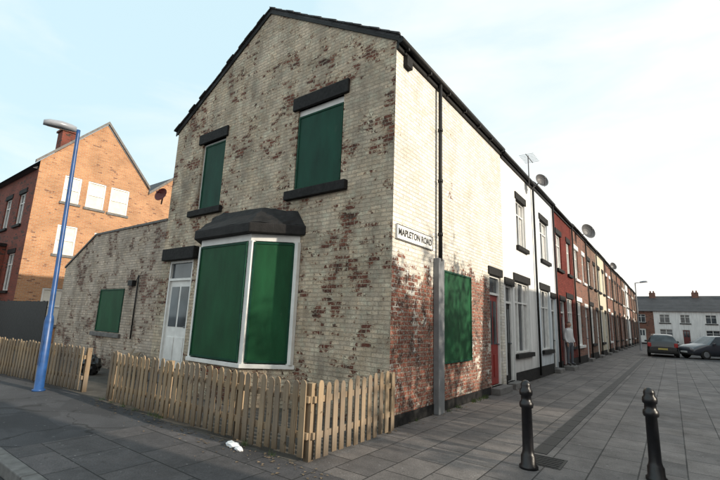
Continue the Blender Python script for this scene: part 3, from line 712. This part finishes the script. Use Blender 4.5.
# ------------------------------------------------------------ person
def person(x,y,z0,rot):
    Pn=empty('person'); mt=Matrix.Translation((x,y,z0))@Matrix.Rotation(rot,4,'Z')
    V=[((0,0,.96),.15),((0,.0,1.15),.145),((0,0,1.34),.165),((0,0,1.47),.075),((0,.01,1.55),.055)]
    Eg=[(0,1),(1,2),(2,3),(3,4)]
    for s in(-1,1):
        b=len(V); V+= [((s*.17,0,1.41),.075),((s*.235,-.01,1.13),.052),((s*.23,.08,.9),.04)]; Eg+=[(2,b),(b,b+1),(b+1,b+2)]
        b=len(V); V+= [((s*.10,0,.86),.10),((s*.12,.02,.5),.065),((s*.13,0,.09),.05),((s*.15,.15,.045),.042)]; Eg+=[(0,b),(b,b+1),(b+1,b+2),(b+2,b+3)]
    me=bpy.data.meshes.new('body'); me.from_pydata([mt@Vector(v) for v,_ in V],Eg,[]); o=bpy.data.objects.new('body',me); col.objects.link(o)
    o.modifiers.new('s','SKIN'); o.modifiers.new('ss','SUBSURF').levels=2
    for i,(v,r) in enumerate(V): me.skin_vertices[0].data[i].radius=(r,r*(.75 if i<3 else 1))
    me.skin_vertices[0].data[0].use_root=True
    dg=bpy.context.evaluated_depsgraph_get(); m2=bpy.data.meshes.new_from_object(o.evaluated_get(dg)); bpy.data.objects.remove(o)
    mats=[plain('pale_jacket',(.62,.62,.63),.8,.1),plain('grey_trousers',(.10,.11,.13),.8,.1),plain('skin',(.45,.26,.19),.5,.05),plain('shoe_leather',(.02,.02,.02),.5,.05),plain('hair',(.12,.10,.08),.7,.1)]
    for m in mats: m2.materials.append(m)
    inv=mt.inverted()
    for p in m2.polygons:
        loc=inv@p.center; z=loc.z; p.use_smooth=True; p.material_index=3 if z<.1 else 1 if z<.93 else 0 if z<1.5 else 2
        if abs(loc.x)>.19 and .8<z<.93: p.material_index=2
    o=bpy.data.objects.new('body',m2); col.objects.link(o); o.parent=Pn
    bm=bmesh.new(); bmesh.ops.create_uvsphere(bm,u_segments=20,v_segments=14,radius=.1)
    for v in bm.verts:
        c=v.co; c.z*=1.22; c.x*=.8
        if c.z<-.04: c.x*=.82; 
        if c.y>.06 and abs(c.x)<.022 and -.03<c.z<.015: c.y+=.022
        if c.y>.05 and .012<abs(c.x)<.045 and .005<c.z<.03: c.y-=.008
    for f in bm.faces:
        f.smooth=True; cc=f.calc_center_median(); f.material_index=1 if (cc.z>.05 or (cc.y<-.02 and cc.z>-.05)) else 0
    for s in(-1,1): bmesh.ops.create_icosphere(bm,subdivisions=1,radius=.022,matrix=Matrix.Translation((s*.083,-.005,0)))
    bmesh.ops.transform(bm,matrix=mt@Matrix.Translation((0,.02,1.635)),verts=bm.verts)
    me=bpy.data.meshes.new('head'); bm.to_mesh(me); bm.free(); me.materials.append(mats[2]); me.materials.append(mats[4]); o=bpy.data.objects.new('head',me); col.objects.link(o); o.parent=Pn
    hd=P(Fr(mt@Vector((0,0,0)),mt.to_3x3()@Vector((1,0,0)),mt.to_3x3()@Vector((0,1,0))))
    for s in(-1,1):
        hd.box(s*.23-.018,s*.23+.018,.07,.12,.81,.89)
        for i in range(4): hd.tube((s*.23,.075+i*.014,.815),(s*.225,.085+i*.015,.745-(.01 if i in(1,2) else 0)),.008,.006,7)
        hd.tube((s*.225,.12,.86),(s*.215,.15,.81),.009,.007,7)
    hd.done('hands',mats[2],Pn,.005)
person(.17,13.45,.15,math.radians(-115))

# ------------------------------------------------------------ light and sky
EL=math.radians(19.5); AZM=math.radians(7)
sv=Vector((math.cos(EL)*math.cos(AZM),math.cos(EL)*math.sin(AZM),math.sin(EL)))
sl=bpy.data.lights.new('sun','SUN'); sl.energy=5.0; sl.angle=math.radians(.5); sl.color=(1,.89,.73)
so=bpy.data.objects.new('sun',sl); so.rotation_euler=sv.to_track_quat('Z','Y').to_euler(); col.objects.link(so)
wd=bpy.data.worlds.new('World'); scene.world=wd; wd.use_nodes=True; nt=wd.node_tree; nt.nodes.clear()
out=nt.nodes.new('ShaderNodeOutputWorld'); bg=nt.nodes.new('ShaderNodeBackground'); nt.links.new(bg.outputs[0],out.inputs[0])
sk=nt.nodes.new('ShaderNodeTexSky'); sk.sky_type='NISHITA'; sk.sun_disc=False; sk.sun_elevation=EL; sk.sun_rotation=math.pi/2-AZM
sk.air_density=1.0; sk.dust_density=1.5; sk.ozone_density=1.0
tc=nt.nodes.new('ShaderNodeTexCoord')
dv=sep(nt,tc.outputs['Generated'])
cn=noise(nt,vscale(nt,tc.outputs['Generated'],(1.2,1.2,4.5)),1.7,6,.55,.4)
hz=math_(nt,'ADD',math_(nt,'MULTIPLY',dv[0],.45),math_(nt,'MULTIPLY',dv[2],-.75))
hz=math_(nt,'ADD',hz,math_(nt,'MULTIPLY',cn,1.3))
hz=maprange(nt,hz,-.15,.60,0,1)
hc=mix(nt,hz,(4.9,6.5,7.1,1),(8.3,8.1,7.6,1))
nt.links.new(mix(nt,.9,sk.outputs[0],hc),bg.inputs[0]); bg.inputs[1].default_value=.15
scene.view_settings.view_transform='Standard'; scene.view_settings.look='None'; scene.view_settings.exposure=0
# ------------------------------------------------------------ camera
cd=bpy.data.cameras.new('camera'); cd.sensor_width=36; cd.lens=20.75; cd.clip_end=1500; cd.clip_start=.05
co=bpy.data.objects.new('camera',cd); col.objects.link(co)
R=Matrix(((.8055,.0848,.5865),(.5915,-.1763,-.7868),(.0367,.9807,-.1922)))
co.matrix_world=Matrix.Translation((3.59,-5.71,1.6))@R.to_4x4()
scene.camera=co
